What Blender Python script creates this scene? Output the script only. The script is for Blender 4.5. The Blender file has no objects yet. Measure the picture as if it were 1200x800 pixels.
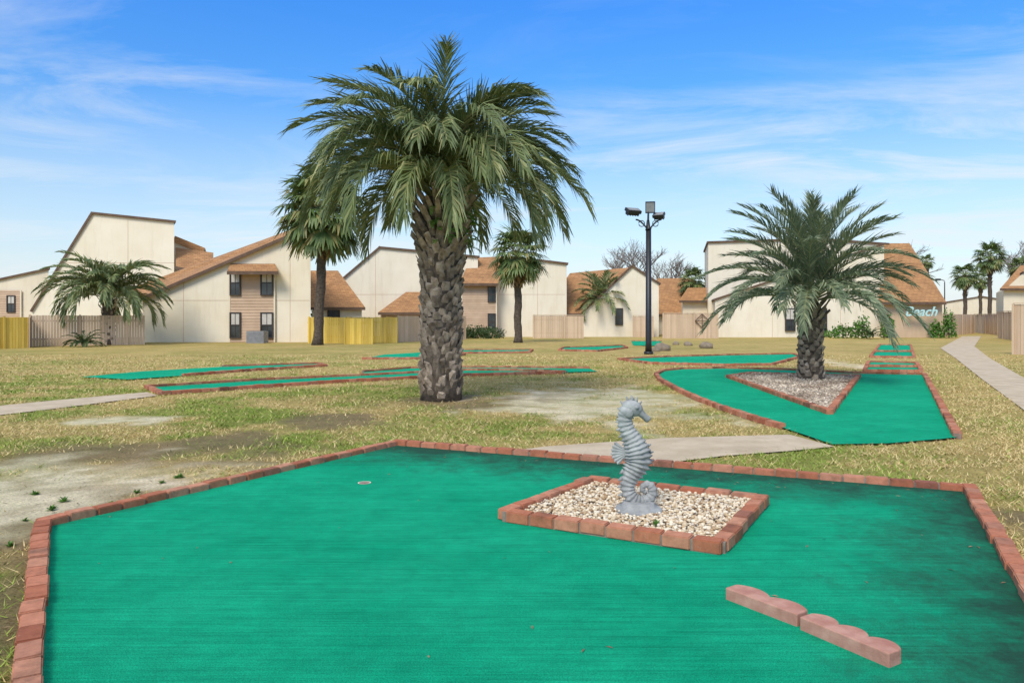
import bpy, bmesh, math, random
import numpy as np
from mathutils import Vector, Matrix
from math import sin, cos, pi, radians

F=866.0; H=1.6; HY=372.0
def G(px,py):
    d=F*H/(py-HY); return ((px-600)*d/F, d)
def X(px,D): return (px-600)*D/F
def Z(py,D): return H-(py-HY)*D/F
scene=bpy.context.scene
col=scene.collection

# ------------------------------------------------------------------ helpers
def empty(name,loc=(0,0,0)):
    o=bpy.data.objects.new(name,None); o.location=loc; col.objects.link(o); return o
class MB:
    def __init__(s): s.v=[]; s.f=[]; s.m=[]
    def add(s,vs,fs,mi=0):
        n=len(s.v); s.v.extend([tuple(a) for a in vs]); s.f.extend([tuple(i+n for i in f) for f in fs]); s.m.extend([mi]*len(fs))
    def box(s,x0,x1,y0,y1,z0,z1,mi=0):
        s.add([(x0,y0,z0),(x1,y0,z0),(x1,y1,z0),(x0,y1,z0),(x0,y0,z1),(x1,y0,z1),(x1,y1,z1),(x0,y1,z1)],
              [(0,3,2,1),(4,5,6,7),(0,1,5,4),(1,2,6,5),(2,3,7,6),(3,0,4,7)],mi)
    def tube(s,pts,rads,n=8,mi=0,cap=True):
        pts=[Vector(p) for p in pts]; base=len(s.v)
        ref=Vector((0.123,0.3,1)).normalized()
        for i,p in enumerate(pts):
            t=(pts[min(i+1,len(pts)-1)]-pts[max(i-1,0)]).normalized()
            if abs(t.dot(ref))>0.95: ref=Vector((1,0.2,0.1)).normalized()
            a=t.cross(ref).normalized(); b=t.cross(a)
            for k in range(n):
                an=2*pi*k/n; s.v.append(tuple(p+(a*cos(an)+b*sin(an))*rads[i]))
        for i in range(len(pts)-1):
            for k in range(n):
                k2=(k+1)%n
                s.f.append((base+i*n+k,base+i*n+k2,base+(i+1)*n+k2,base+(i+1)*n+k)); s.m.append(mi)
        if cap:
            s.f.append(tuple(base+k for k in range(n))[::-1]); s.m.append(mi)
            s.f.append(tuple(base+(len(pts)-1)*n+k for k in range(n))); s.m.append(mi)
    def obj(s,name,mats,parent=None,smooth=False):
        me=bpy.data.meshes.new(name); me.from_pydata(s.v,[],s.f)
        if not isinstance(mats,(list,tuple)): mats=[mats]
        for m in mats: me.materials.append(m)
        if len(mats)>1: me.polygons.foreach_set('material_index',s.m)
        if smooth: me.polygons.foreach_set('use_smooth',[True]*len(me.polygons))
        me.update()
        o=bpy.data.objects.new(name,me); col.objects.link(o)
        if parent: o.parent=parent
        return o
def np_mesh(name,verts,faces,mat,parent=None,colors=None,k=3,smooth=False):
    me=bpy.data.meshes.new(name); nv=len(verts); nf=len(faces)
    me.vertices.add(nv); me.vertices.foreach_set('co',np.asarray(verts,dtype=np.float32).ravel())
    me.loops.add(nf*k); me.loops.foreach_set('vertex_index',np.asarray(faces,dtype=np.int32).ravel())
    me.polygons.add(nf); me.polygons.foreach_set('loop_start',np.arange(nf,dtype=np.int32)*k)
    me.polygons.foreach_set('loop_total',np.full(nf,k,dtype=np.int32))
    if smooth: me.polygons.foreach_set('use_smooth',np.ones(nf,dtype=bool))
    me.update(calc_edges=True)
    if colors is not None:
        at=me.color_attributes.new('gcol','FLOAT_COLOR','POINT')
        c=np.ones((nv,4),dtype=np.float32); c[:,:3]=colors; at.data.foreach_set('color',c.ravel())
    me.materials.append(mat)
    o=bpy.data.objects.new(name,me); col.objects.link(o)
    if parent: o.parent=parent
    return o

_R=np.random.RandomState(5).rand(256,256)
def vn(x,y):
    xi=np.floor(x).astype(int); yi=np.floor(y).astype(int); fx=x-xi; fy=y-yi
    fx=fx*fx*(3-2*fx); fy=fy*fy*(3-2*fy)
    a=_R[xi%256,yi%256]; b=_R[(xi+1)%256,yi%256]; c=_R[xi%256,(yi+1)%256]; d=_R[(xi+1)%256,(yi+1)%256]
    return (a*(1-fx)+b*fx)*(1-fy)+(c*(1-fx)+d*fx)*fy
def fbm(x,y,o=4):
    t=0;a=.5;s=0
    for i in range(o):
        t=t+a*vn(x+17.3*i,y+9.1*i); s+=a; a*=.55; x=x*2.07; y=y*2.03
    return t/s
def sst(a,b,x):
    t=np.clip((x-a)/(b-a),0,1); return t*t*(3-2*t)

# ------------------------------------------------------------------ materials
def newmat(name):
    m=bpy.data.materials.new(name); m.use_nodes=True
    nt=m.node_tree; b=nt.nodes['Principled BSDF']; return m,nt,b
def ramp(nt,fac,stops):
    r=nt.nodes.new('ShaderNodeValToRGB'); e=r.color_ramp.elements
    while len(e)<len(stops): e.new(0.5)
    for i,(p,c) in enumerate(stops):
        e[i].position=p; e[i].color=(*c,1) if len(c)==3 else c
    nt.links.new(fac,r.inputs[0]); return r.outputs[0]
def mixc(nt,fac,a,b,bt='MIX'):
    m=nt.nodes.new('ShaderNodeMix'); m.data_type='RGBA'; m.blend_type=bt
    for i,v in ((0,fac),(6,a),(7,b)):
        if hasattr(v,'is_output'): nt.links.new(v,m.inputs[i])
        elif i==0: m.inputs[0].default_value=v
        else: m.inputs[i].default_value=(*v,1)
    return m.outputs[2]
def mth(nt,op,a,b=None,clamp=False):
    m=nt.nodes.new('ShaderNodeMath'); m.operation=op; m.use_clamp=clamp
    for i,v in ((0,a),(1,b)):
        if v is None: continue
        if hasattr(v,'is_output'): nt.links.new(v,m.inputs[i])
        else: m.inputs[i].default_value=v
    return m.outputs[0]
def noise(nt,scale,detail=6,rough=.6,vec=None,dist=0):
    n=nt.nodes.new('ShaderNodeTexNoise'); n.inputs['Scale'].default_value=scale; n.inputs['Detail'].default_value=detail
    n.inputs['Roughness'].default_value=rough; n.inputs['Distortion'].default_value=dist
    if vec: nt.links.new(vec,n.inputs['Vector'])
    return n.outputs[0]
def objc(nt,scale=None,rot=None):
    t=nt.nodes.new('ShaderNodeTexCoord').outputs['Object']
    if scale or rot:
        m=nt.nodes.new('ShaderNodeMapping'); nt.links.new(t,m.inputs[0])
        if scale: m.inputs['Scale'].default_value=scale
        if rot: m.inputs['Rotation'].default_value=rot
        return m.outputs[0]
    return t
def bump(nt,b,h,strength=.3,dist=.01):
    n=nt.nodes.new('ShaderNodeBump'); n.inputs['Strength'].default_value=strength; n.inputs['Distance'].default_value=dist
    nt.links.new(h,n.inputs['Height']); nt.links.new(n.outputs[0],b.inputs['Normal'])
def simple(name,c1,c2,scale=5,rough=.8,bs=.3,bd=.01,bscale=None,island=0.0,spec=.3,vecscale=None,metal=0,stain=None):
    m,nt,b=newmat(name); v=objc(nt,vecscale)
    n=noise(nt,scale,vec=v); c=ramp(nt,n,[(.32,c1),(.68,c2)])
    if stain:
        v2=objc(nt,(1.6,1.6,.22)); c=mixc(nt,ramp(nt,noise(nt,1.3,9,.7,v2),[(.50,(0,0,0)),(.78,(.55,.55,.55))]),c,stain)
    if island:
        g=nt.nodes.new('ShaderNodeNewGeometry'); r=g.outputs['Random Per Island']
        f=nt.nodes.new('ShaderNodeMapRange'); nt.links.new(r,f.inputs[0]); f.inputs[3].default_value=1-island; f.inputs[4].default_value=1+island
        cc=nt.nodes.new('ShaderNodeCombineColor')
        for i in range(3): nt.links.new(f.outputs[0],cc.inputs[i])
        c=mixc(nt,1.0,c,cc.outputs[0],'MULTIPLY')
    nt.links.new(c,b.inputs['Base Color']); b.inputs['Roughness'].default_value=rough
    b.inputs['Specular IOR Level'].default_value=spec; b.inputs['Metallic'].default_value=metal
    if bs: bump(nt,b,noise(nt,bscale or scale*6,vec=v),bs,bd)
    return m

M={}
M['stucco']=simple('cream_stucco',(.77,.675,.51),(.84,.755,.60),.5,.9,.25,.01,60,stain=(.61,.51,.37))
M['stucco2']=simple('cream_stucco_b',(.72,.62,.455),(.80,.70,.54),.5,.9,.25,.01,60,stain=(.57,.47,.34))
M['trim']=simple('brown_trim',(.10,.06,.04),(.16,.10,.065),3,.7,.1)
M['siding']=simple('tan_siding',(.50,.345,.23),(.58,.42,.29),1.5,.8,.15,island=.06)
M['fence_tan']=simple('tan_fence_paint',(.54,.39,.255),(.64,.475,.33),1.5,.85,.2,island=.12,vecscale=(1,1,.3))
M['fence_yel']=simple('new_pine_wood',(.68,.44,.07),(.80,.56,.12),2.5,.8,.2,island=.2,vecscale=(2,2,.3))
M['bronze']=simple('window_frame',(.05,.04,.035),(.07,.055,.045),4,.5,.05)
M['black']=simple('black_painted_metal',(.012,.012,.013),(.02,.02,.022),6,.45,.1,spec=.5)
M['concrete_pale']=simple('concrete',(.46,.355,.235),(.61,.49,.345),2.2,.9,.4,.01,60,stain=(.36,.28,.19))
M['blind']=simple('blind_fabric',(.5,.46,.4),(.6,.56,.5),3,.9,0)
M['rock']=simple('rock',(.22,.17,.12),(.36,.29,.21),4,.9,.8,.05)
M['ac']=simple('grey_metal',(.2,.2,.2),(.28,.28,.28),4,.6,.1)
M['turq']=simple('turquoise_sign_paint',(.42,.66,.63),(.5,.72,.69),4,.5,.05)

def shingle():
    m,nt,b=newmat('tan_shingles'); v=objc(nt)
    s=nt.nodes.new('ShaderNodeSeparateXYZ'); nt.links.new(v,s.inputs[0])
    xy=mth(nt,'ADD',s.outputs[0],mth(nt,'MULTIPLY',s.outputs[1],.45))
    cb=nt.nodes.new('ShaderNodeCombineXYZ'); nt.links.new(xy,cb.inputs[0]); nt.links.new(s.outputs[2],cb.inputs[1])
    br=nt.nodes.new('ShaderNodeTexBrick'); nt.links.new(cb.outputs[0],br.inputs[0])
    br.inputs['Color1'].default_value=(.48,.25,.105,1); br.inputs['Color2'].default_value=(.36,.18,.075,1); br.inputs['Mortar'].default_value=(.22,.11,.05,1)
    br.inputs['Scale'].default_value=1; br.inputs['Brick Width'].default_value=.35; br.inputs['Row Height'].default_value=.13; br.inputs['Mortar Size'].default_value=.012
    n=noise(nt,.9,8,.7,vec=v); c=mixc(nt,.8,br.outputs[0],ramp(nt,n,[(.3,(.7,.7,.7)),(.7,(1.18,1.15,1.12))]),'MULTIPLY')
    nt.links.new(c,b.inputs['Base Color']); b.inputs['Roughness'].default_value=.95
    return m
M['shingle']=shingle()
def glass():
    m,nt,b=newmat('window_glass'); v=objc(nt)
    c=ramp(nt,noise(nt,.8,vec=v),[(.35,(.015,.02,.025)),(.7,(.07,.085,.09))])
    nt.links.new(c,b.inputs['Base Color']); b.inputs['Roughness'].default_value=.08; b.inputs['Specular IOR Level'].default_value=.6
    return m
M['glass']=glass()
def brickmat():
    m,nt,b=newmat('red_brick'); v=objc(nt)
    g=nt.nodes.new('ShaderNodeNewGeometry'); r=g.outputs['Random Per Island']
    c=ramp(nt,r,[(0,(.33,.11,.06)),(.3,(.45,.16,.085)),(.6,(.51,.20,.115)),(.85,(.55,.26,.16)),(1,(.27,.10,.065))])
    n=noise(nt,14,8,.7,v); c=mixc(nt,.7,c,ramp(nt,n,[(.3,(.6,.58,.56)),(.65,(1.15,1.15,1.15))]),'MULTIPLY')
    n2=noise(nt,3,8,.7,v); c=mixc(nt,ramp(nt,n2,[(.52,(0,0,0)),(.70,(.65,.65,.65))]),c,(.10,.065,.045))
    n3=noise(nt,45,4,.6,v); c=mixc(nt,ramp(nt,n3,[(.62,(0,0,0)),(.75,(.35,.35,.35))]),c,(.55,.42,.32))
    nt.links.new(c,b.inputs['Base Color']); b.inputs['Roughness'].default_value=.92; b.inputs['Specular IOR Level'].default_value=.2
    bump(nt,b,noise(nt,90,5,.7,v),.6,.006)
    return m
M['brick']=brickmat()
M['mortar']=simple('mortar',(.20,.145,.115),(.32,.24,.19),12,.95,.5)
M['edger']=simple('pink_concrete_edger',(.40,.175,.125),(.56,.30,.225),11,.93,.8,.006,120,stain=(.34,.17,.12))
def carpet(name,lines=(),base=.0):
    m,nt,b=newmat(name); v=objc(nt)
    n1=noise(nt,.9,6,.65,v); n2=noise(nt,6,8,.75,v)
    c=ramp(nt,n1,[(.3,(.0,.34,.175)),(.7,(.010,.455,.245))])
    c=mixc(nt,.65,c,ramp(nt,n2,[(.28,(.68,.70,.70)),(.7,(1.16,1.13,1.1))]),'MULTIPLY')
    vs=objc(nt,(1.0,48,1),(0,0,radians(-28))); n4=noise(nt,1,6,.75,vs)
    c=mixc(nt,.85,c,ramp(nt,n4,[(.3,(.56,.58,.58)),(.62,(1.15,1.15,1.15))]),'MULTIPLY')
    n5=noise(nt,150,4,.78,v); c=mixc(nt,.95,c,ramp(nt,n5,[(.35,(.38,.41,.39)),(.63,(1.4,1.38,1.38))]),'MULTIPLY')
    n3=noise(nt,1.4,12,.82,v,.1)
    tot=None
    for (nx_,ny_,cc,w,amt) in lines:
        dp=nt.nodes.new('ShaderNodeVectorMath'); dp.operation='DOT_PRODUCT'; nt.links.new(v,dp.inputs[0]); dp.inputs[1].default_value=(nx_,ny_,0)
        d=mth(nt,'SUBTRACT',cc,dp.outputs['Value'])
        mr=nt.nodes.new('ShaderNodeMapRange'); nt.links.new(d,mr.inputs[0]); mr.inputs[1].default_value=0; mr.inputs[2].default_value=w; mr.inputs[3].default_value=amt; mr.inputs[4].default_value=0
        tot=mr.outputs[0] if tot is None else mth(nt,'MAXIMUM',tot,mr.outputs[0])
    k=mth(nt,'ADD',mth(nt,'SUBTRACT',n3,.50-base),tot if tot is not None else 0.0)
    k=mth(nt,'ADD',k,mth(nt,'MULTIPLY',mth(nt,'SUBTRACT',n5,.5),.35))
    mk=ramp(nt,k,[(.12,(0,0,0)),(.44,(.88,.88,.88))])
    c=mixc(nt,mk,c,(.022,.048,.035))
    nt.links.new(c,b.inputs['Base Color']); b.inputs['Roughness'].default_value=.95; b.inputs['Specular IOR Level'].default_value=.1
    hh=mth(nt,'ADD',n5,mth(nt,'MULTIPLY',n4,.6)); bump(nt,b,hh,.9,.008)
    return m
def leafmat(name,c1,c2,c3=None,tr=.25,rough=.5):
    m,nt,b=newmat(name); g=nt.nodes.new('ShaderNodeNewGeometry'); v=objc(nt)
    stops=[(0,c1),(.75,c2)]
    if c3: stops.append((1,c3))
    c=ramp(nt,g.outputs['Random Per Island'],stops)
    n=noise(nt,1.6,4,.6,v); c=mixc(nt,.8,c,ramp(nt,n,[(.3,(.6,.62,.6)),(.7,(1.3,1.28,1.2))]),'MULTIPLY')
    nt.links.new(c,b.inputs['Base Color']); b.inputs['Roughness'].default_value=rough; b.inputs['Specular IOR Level'].default_value=.4
    t=nt.nodes.new('ShaderNodeBsdfTranslucent'); nt.links.new(c,t.inputs[0])
    mx=nt.nodes.new('ShaderNodeMixShader'); mx.inputs[0].default_value=tr
    nt.links.new(b.outputs[0],mx.inputs[1]); nt.links.new(t.outputs[0],mx.inputs[2])
    nt.links.new(mx.outputs[0],nt.nodes['Material Output'].inputs[0]); return m
M['pindo']=leafmat('pindo_fronds',(.11,.15,.055),(.22,.275,.11),(.42,.40,.18),.25)
M['pindo_b']=leafmat('pindo_fronds_grey',(.12,.165,.095),(.23,.28,.165),(.36,.37,.22),.25)
M['fan']=leafmat('fan_palm_leaves',(.09,.15,.045),(.18,.24,.08),(.32,.27,.10))
M['fern']=leafmat('fern_leaves',(.06,.16,.02),(.13,.28,.04))
M['hedge']=leafmat('hedge_leaves',(.03,.06,.02),(.08,.13,.04))
M['dead']=leafmat('dead_fronds',(.20,.13,.07),(.32,.22,.12))
M['stem']=simple('palm_stem',(.20,.22,.09),(.34,.31,.14),3,.6,.1)
M['bark']=simple('palm_bark',(.05,.038,.028),(.15,.115,.085),9,.95,.9,.03,50)
M['boot']=simple('palm_leaf_bases',(.13,.095,.065),(.41,.33,.25),7,.95,.9,.02,45,island=.45)
M['twig']=simple('bare_branches',(.16,.125,.11),(.22,.18,.155),3,.9,0)
M['stone']=simple('seahorse_stone',(.22,.22,.215),(.46,.46,.44),9,.85,.8,.01,70,stain=(.15,.15,.14))
M['debris']=simple('leaf_litter_mat',(.12,.08,.045),(.30,.21,.12),3,.9,0,island=.4)
def vcmat(name,fine=True):
    m,nt,b=newmat(name); a=nt.nodes.new('ShaderNodeAttribute'); a.attribute_name='gcol'; v=objc(nt)
    c=a.outputs['Color']
    if fine:
        c=mixc(nt,.8,c,ramp(nt,noise(nt,38,5,.75,v),[(.3,(.5,.48,.45)),(.7,(1.4,1.38,1.35))]),'MULTIPLY')
        c=mixc(nt,.75,c,ramp(nt,noise(nt,4.5,8,.75,v),[(.3,(.62,.63,.58)),(.7,(1.25,1.22,1.2))]),'MULTIPLY')
        c=mixc(nt,.75,c,ramp(nt,noise(nt,.5,9,.75,v),[(.32,(.68,.75,.60)),(.68,(1.20,1.15,1.15))]),'MULTIPLY')
        c=mixc(nt,.7,c,ramp(nt,noise(nt,.16,6,.7,v),[(.35,(.78,.85,.66)),(.65,(1.15,1.08,1.05))]),'MULTIPLY')
        bump(nt,b,noise(nt,30,6,.75,v),.8,.04)
    nt.links.new(c,b.inputs['Base Color']); b.inputs['Roughness'].default_value=.95; b.inputs['Specular IOR Level'].default_value=.1
    return m
M['ground']=vcmat('ground_mat'); M['blades']=vcmat('grass_blades_mat',False)
def pebble():
    m,nt,b=newmat('pebbles'); g=nt.nodes.new('ShaderNodeNewGeometry')
    c=ramp(nt,g.outputs['Random Per Island'],[(0,(.30,.17,.08)),(.2,(.52,.37,.21)),(.5,(.70,.565,.385)),(.8,(.82,.72,.55)),(1,(.50,.40,.30))])
    nt.links.new(c,b.inputs['Base Color']); b.inputs['Roughness'].default_value=.75; return m
M['pebble']=pebble()

# ------------------------------------------------------------------ layout polygons
green=[(50,620),(465,523),(1135,578)]
greenW=[G(*p) for p in green]+[(1.9,2.0),(1.2,.9),(-.7,.9)]
pathmid=[G(*p) for p in [(560,534),(640,524),(780,514),(925,510),(978,524),(930,529),(850,535),(800,541),(760,552)]]
pathleft=[(-14,11.5),(-11.5,11.9)]+[G(*p) for p in [(0,476),(60,470),(172,460),(185,464),(60,480),(0,487)]]+[(-12,10.6),(-14,10)]
pathright=[G(*p) for p in [(1102,408),(1120,420),(1150,444),(1200,481)]]+[(9.5,7.0),(13.8,7.0),(13.9,10)]+[G(*p) for p in [(1232,460),(1200,443),(1160,420),(1142,406),(1150,394),(1128,394)]]
holeR=[(915,502),(878,491),(845,480),(815,468),(790,456),(773,446),(769,440),(778,435.5),(800,433.3),(850,432.5),(920,434.5),(1000,438.5),(1083,440),(1122,514),(1105,516),(1040,521.5),(975,522.5),(945,512)]
holeR=[G(*p) for p in holeR]
island=[G(*p) for p in [(853,443.5),(880,440),(1006,443),(972,487)]]
strip1=[G(*p) for p in [(172,455),(190,463),(300,455),(400,448.5),(545,440.8),(660,438),(664,436),(600,435.2),(545,435),(430,441),(300,447)]]
strip1b=[G(*p) for p in [(430,441),(545,435),(600,435.2),(664,437),(700,436),(690,432.5),(560,431.5),(480,432.5),(425,437)]]
strip2=[G(*p) for p in [(95,442.5),(150,445.5),(215,441),(300,434.5),(382,429.5),(372,427),(260,430.5),(165,436)]]
strip3=[G(*p) for p in [(725,421.5),(760,426.5),(850,429),(905,428),(938,419),(930,415.5),(850,417),(780,419)]]
strip4=[G(*p) for p in [(1013,436),(1080,436.5),(1074,426.5),(1018,425)]]
strip5=[G(*p) for p in [(1020,419),(1071,419.5),(1067,405),(1031,404.5)]]
strip6=[G(*p) for p in [(425,421),(520,421),(545,416),(500,413),(450,416)]]
strip7=[G(*p) for p in [(500,414.5),(620,413.5),(624,410.5),(510,411)]]
strip8=[G(*p) for p in [(742,405),(772,405.5),(775,400),(740,400)]]
strip9=[G(*p) for p in [(655,411),(700,412),(735,408),(730,405.5),(660,408)]]
polys_hard=[greenW,pathmid,pathleft,pathright,holeR,strip1,strip1b,strip2,strip3,strip4,strip5,strip6,strip7,strip8,strip9]
def inpoly(x,y,poly):
    r=np.zeros(x.shape,bool); n=len(poly); j=n-1
    for i in range(n):
        xi,yi=poly[i]; xj,yj=poly[j]
        c=((yi>y)!=(yj>y))&(x<(xj-xi)*(y-yi)/((yj-yi) if yj!=yi else 1e-9)+xi)
        r^=c; j=i
    return r

# ------------------------------------------------------------------ ground
def ell(x,y,cx,cy,rx,ry):
    d=np.sqrt(((x-cx)/rx)**2+((y-cy)/ry)**2)+ (fbm(x*1.1+3,y*1.1,6)-.5)*2.3
    return 1-sst(.45,1.2,d)
def masks(x,y):
    n=fbm(x*.55,y*.55); n2=fbm(x*1.8+40,y*1.8)
    gr=sst(.42,.68,n*.55+n2*.45)*.85
    gr=gr*(1-.6*sst(14,30,y))*(1-.55*sst(3.5,5,x))+.09
    cx,cy=G(290,487); gr=np.maximum(gr,ell(x,y,cx,cy,1.0,1.2)*1.0)
    cx,cy=G(25,520); gr=np.maximum(gr,ell(x,y,cx,cy,1.0,.8)*.8)
    cx,cy=G(110,600); gr=np.maximum(gr,ell(x,y,cx,cy,.5,.3)*.8)
    cx,cy=G(540,502); gr=np.maximum(gr,ell(x,y,cx,cy,2.2,1.8)*.6)
    sand=np.zeros_like(x)
    for (px,py,rx,ry) in [(700,472,2.1,2.8),(60,560,1.6,1.2),(10,590,1.0,.9),(992,427,.9,3.5),(330,447,.8,.6),(140,492,.8,.5)]:
        cx,cy=G(px,py); sand=np.maximum(sand,ell(x,y,cx,cy,rx,ry))
    dirt=np.zeros_like(x)
    for (px,py,rx,ry) in [(140,535,1.8,1.2),(20,700,.8,1.6),(30,600,1.4,1.3),(520,470,1.1,1.3),(560,474,1.0,.8),(1190,605,.5,.5),(400,492,.9,1.2),(240,520,.9,.9),(620,468,1.0,.8)]:
        cx,cy=G(px,py); dirt=np.maximum(dirt,ell(x,y,cx,cy,rx,ry))
    isl=inpoly(x,y,island); sand=np.where(isl,.8,sand)
    return gr,sand,dirt
def gcolor(x,y):
    gr,sand,dirt=masks(x,y)
    tan=np.array([.60,.45,.20]); tan2=np.array([.48,.35,.155]); grn=np.array([.21,.28,.055]); sd=np.array([.80,.70,.55]); dt=np.array([.25,.185,.125])
    k=fbm(x*.9+8,y*.9+2)[:,None]
    c=tan*(1-k)+tan2*k
    g=np.clip(gr,0,1)[:,None]; c=c*(1-g*.8)+grn*g*.8
    d=(dirt*.8)[:,None]; c=c*(1-d)+dt*d
    s=(sand*(.50+.50*sst(.38,.56,fbm(x*3,y*3,5))))[:,None]; c=c*(1-s)+sd*s
    return c
def axis(lo,hi,step,far,g=1.25):
    a=list(np.arange(lo,hi,step)); s=step; v=a[-1]
    while v<far: s*=g; v+=s; a.append(v)
    s=step; v=a[0]; b=[]
    while v>-far: s*=g; v-=s; b.append(v)
    return np.array(b[::-1]+a)
xs=axis(-13,14,.10,2500,1.12); ys=axis(1.5,27,.10,2500,1.09)
XX,YY=np.meshgrid(xs,ys); x=XX.ravel(); y=YY.ravel(); nx=len(xs); ny=len(ys)
z=(fbm(x*.8,y*.8)-.5)*.03*(1-sst(25,40,y)) 
near=np.zeros_like(x,bool)
for p in polys_hard: near|=inpoly(x,y,p)
z=np.where(near,-.01,np.minimum(z,.008))
idx=np.arange(nx*ny).reshape(ny,nx)
fc=np.stack([idx[:-1,:-1],idx[:-1,1:],idx[1:,1:],idx[1:,:-1]],-1).reshape(-1,4)
np_mesh('ground',np.stack([x,y,z],1),fc,M['ground'],colors=gcolor(x,y),k=4,smooth=True)

rs=np.random.RandomState(3)
n=460000
u=rs.rand(n); yy=2.4*(32/2.4)**(u**.9); xx=(rs.rand(n)*2-1)*(yy*.78+1.8)
keep=np.ones(n,bool)
for p in polys_hard: keep&=~inpoly(xx,yy,p)
gr,sand,dirt=masks(xx,yy)
dens=np.clip(.95-sand*1.15-dirt*.85,0.012,1)*(.25+.75*sst(.32,.55,fbm(xx*2.5,yy*2.5)))*(1-.6*sst(22,32,yy))
keep&=rs.rand(n)<dens
keep&=~((np.abs(xx-G(517,468)[0])<.3)&(np.abs(yy-14.4)<.3))
xx=xx[keep]; yy=yy[keep]; gr=gr[keep]; n=len(xx)
h=(.012+.028*rs.rand(n))*(1+.7*gr)*(.85+.012*yy); an=rs.rand(n)*2*pi; lean=.7+1.5*rs.rand(n)
w=(.0017+.0015*rs.rand(n))*(1+.16*yy)
la=rs.rand(n)*2*pi
b0=np.stack([xx-np.cos(an)*w,yy-np.sin(an)*w,np.zeros(n)],1); b1=np.stack([xx+np.cos(an)*w,yy+np.sin(an)*w,np.zeros(n)],1)
tp=np.stack([xx+np.cos(la)*h*lean,yy+np.sin(la)*h*lean,h],1)
V=np.stack([b0,b1,tp],1).reshape(-1,3); Fc=np.arange(n*3).reshape(-1,3)
isg=rs.rand(n)<np.clip(gr*.95,0.04,.92)
j=rs.rand(n)[:,None]
cg=np.array([.15,.23,.035])*(1-j)+np.array([.36,.44,.09])*j
ct=np.array([.48,.34,.14])*(1-j)+np.array([.78,.62,.32])*j
cc=np.where(isg[:,None],cg,ct)
np_mesh('grass',V,Fc,M['blades'],colors=np.repeat(cc,3,0))

def sheet(name,poly,z,mat,parent=None):
    mb=MB(); n=len(poly)
    mb.add([(p[0],p[1],z) for p in poly],[tuple(range(n))])
    o=mb.obj(name,mat,parent)
    bm=bmesh.new(); bm.from_mesh(o.data); bmesh.ops.triangulate(bm,faces=bm.faces[:],ngon_method='EAR_CLIP')
    for f in bm.faces:
        if f.normal.z<0: f.normal_flip()
    bm.to_mesh(o.data); bm.free(); return o
for p in (pathmid,pathleft,pathright): sheet('footpath',p,.014,M['concrete_pale'])

# ------------------------------------------------------------------ bricks
def brick_template():
    bm=bmesh.new(); bmesh.ops.create_cube(bm,size=1)
    bmesh.ops.scale(bm,vec=(.196,.112,.085),verts=bm.verts)
    bmesh.ops.bevel(bm,geom=bm.edges[:],offset=.007,segments=2,affect='EDGES')
    vs=[v.co.copy() for v in bm.verts]; fs=[[v.index for v in f.verts] for f in bm.faces]; bm.free(); return vs,fs
BV,BF=brick_template()
brng=random.Random(9)
def bricks(poly,closed=True,parent=None,name='brick_border',zt=.085,base=0.0):
    mb=MB(); mo=MB(); pts=[Vector((*p,0)) for p in poly]; n=len(pts)
    segs=n if closed else n-1
    for i in range(segs):
        a=pts[i]; b=pts[(i+1)%n]; d=b-a; L=d.length; t=d.normalized(); ang=math.atan2(d.y,d.x)
        off=.056
        cnt=max(1,round((L)/.205)); st=L/cnt
        for k in range(cnt):
            c=a+t*(st*(k+.5))+t*(-off*.6 if cnt>2 else 0)
            sc=min(1.06,st/.209)
            side=Vector((-t.y,t.x,0))*brng.uniform(-.007,.007)
            R=Matrix.Translation(c+side+Vector((0,0,base+zt-.0425+brng.uniform(-.007,.005))))@Matrix.Rotation(ang+brng.uniform(-.035,.035),4,'Z')@Matrix.Rotation(brng.uniform(-.04,.04),4,'X')@Matrix.Rotation(brng.uniform(-.02,.02),4,'Y')@Matrix.Diagonal((sc,1,1,1))
            mb.add([R@v for v in BV],BF)
        nrm=Vector((-t.y,t.x,0))*.045; zz=base+zt-.018+.0013*(i%4)
        q=[a-nrm,b-nrm,b+nrm,a+nrm]
        mo.add([(v.x,v.y,base-.02) for v in q]+[(v.x,v.y,zz) for v in q],[(4,5,6,7),(0,1,5,4),(1,2,6,5),(2,3,7,6),(3,0,4,7)])
    mb.obj(name,M['brick'],parent); mo.obj('mortar',M['mortar'],parent)

def norm_line(a,b,inside):
    d=Vector((b[0]-a[0],b[1]-a[1])); n=Vector((-d.y,d.x)).normalized(); c=n.dot(Vector(a))
    if n.dot(Vector(inside))>c: n=-n; c=-c
    return (n.x,n.y,c)
ctr=(0.8,5)
l1=norm_line(greenW[1],greenW[2],ctr); l2=norm_line(greenW[2],greenW[3],ctr); l3=norm_line(greenW[0],greenW[1],ctr)
carpetA=carpet('green_carpet_main',[(*l1,1.9,.50),(*l2,1.5,.46),(*l3,.35,.24)],-.03)
carpetB=carpet('green_carpet',[(0,1,-100,1,0)],.0)
gh=empty('mini_golf_green')
sheet('carpet',greenW,.026,carpetA,gh); bricks(greenW,True,gh)
cx,cy=G(427,569); mb=MB()
n=24
ringo=[(cx+.062*cos(2*pi*i/n),cy+.062*sin(2*pi*i/n),.031) for i in range(n)]; ringi=[(cx+.052*cos(2*pi*i/n),cy+.052*sin(2*pi*i/n),.031) for i in range(n)]
mb.add(ringo+ringi,[(i,(i+1)%n,n+(i+1)%n,n+i) for i in range(n)]); mb.obj('cup_rim',M['stucco'],gh)
mb=MB(); mb.add([(a[0],a[1],.0295) for a in ringi],[tuple(range(n))]); mb.obj('cup_hole',M['mortar'],gh)

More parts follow.
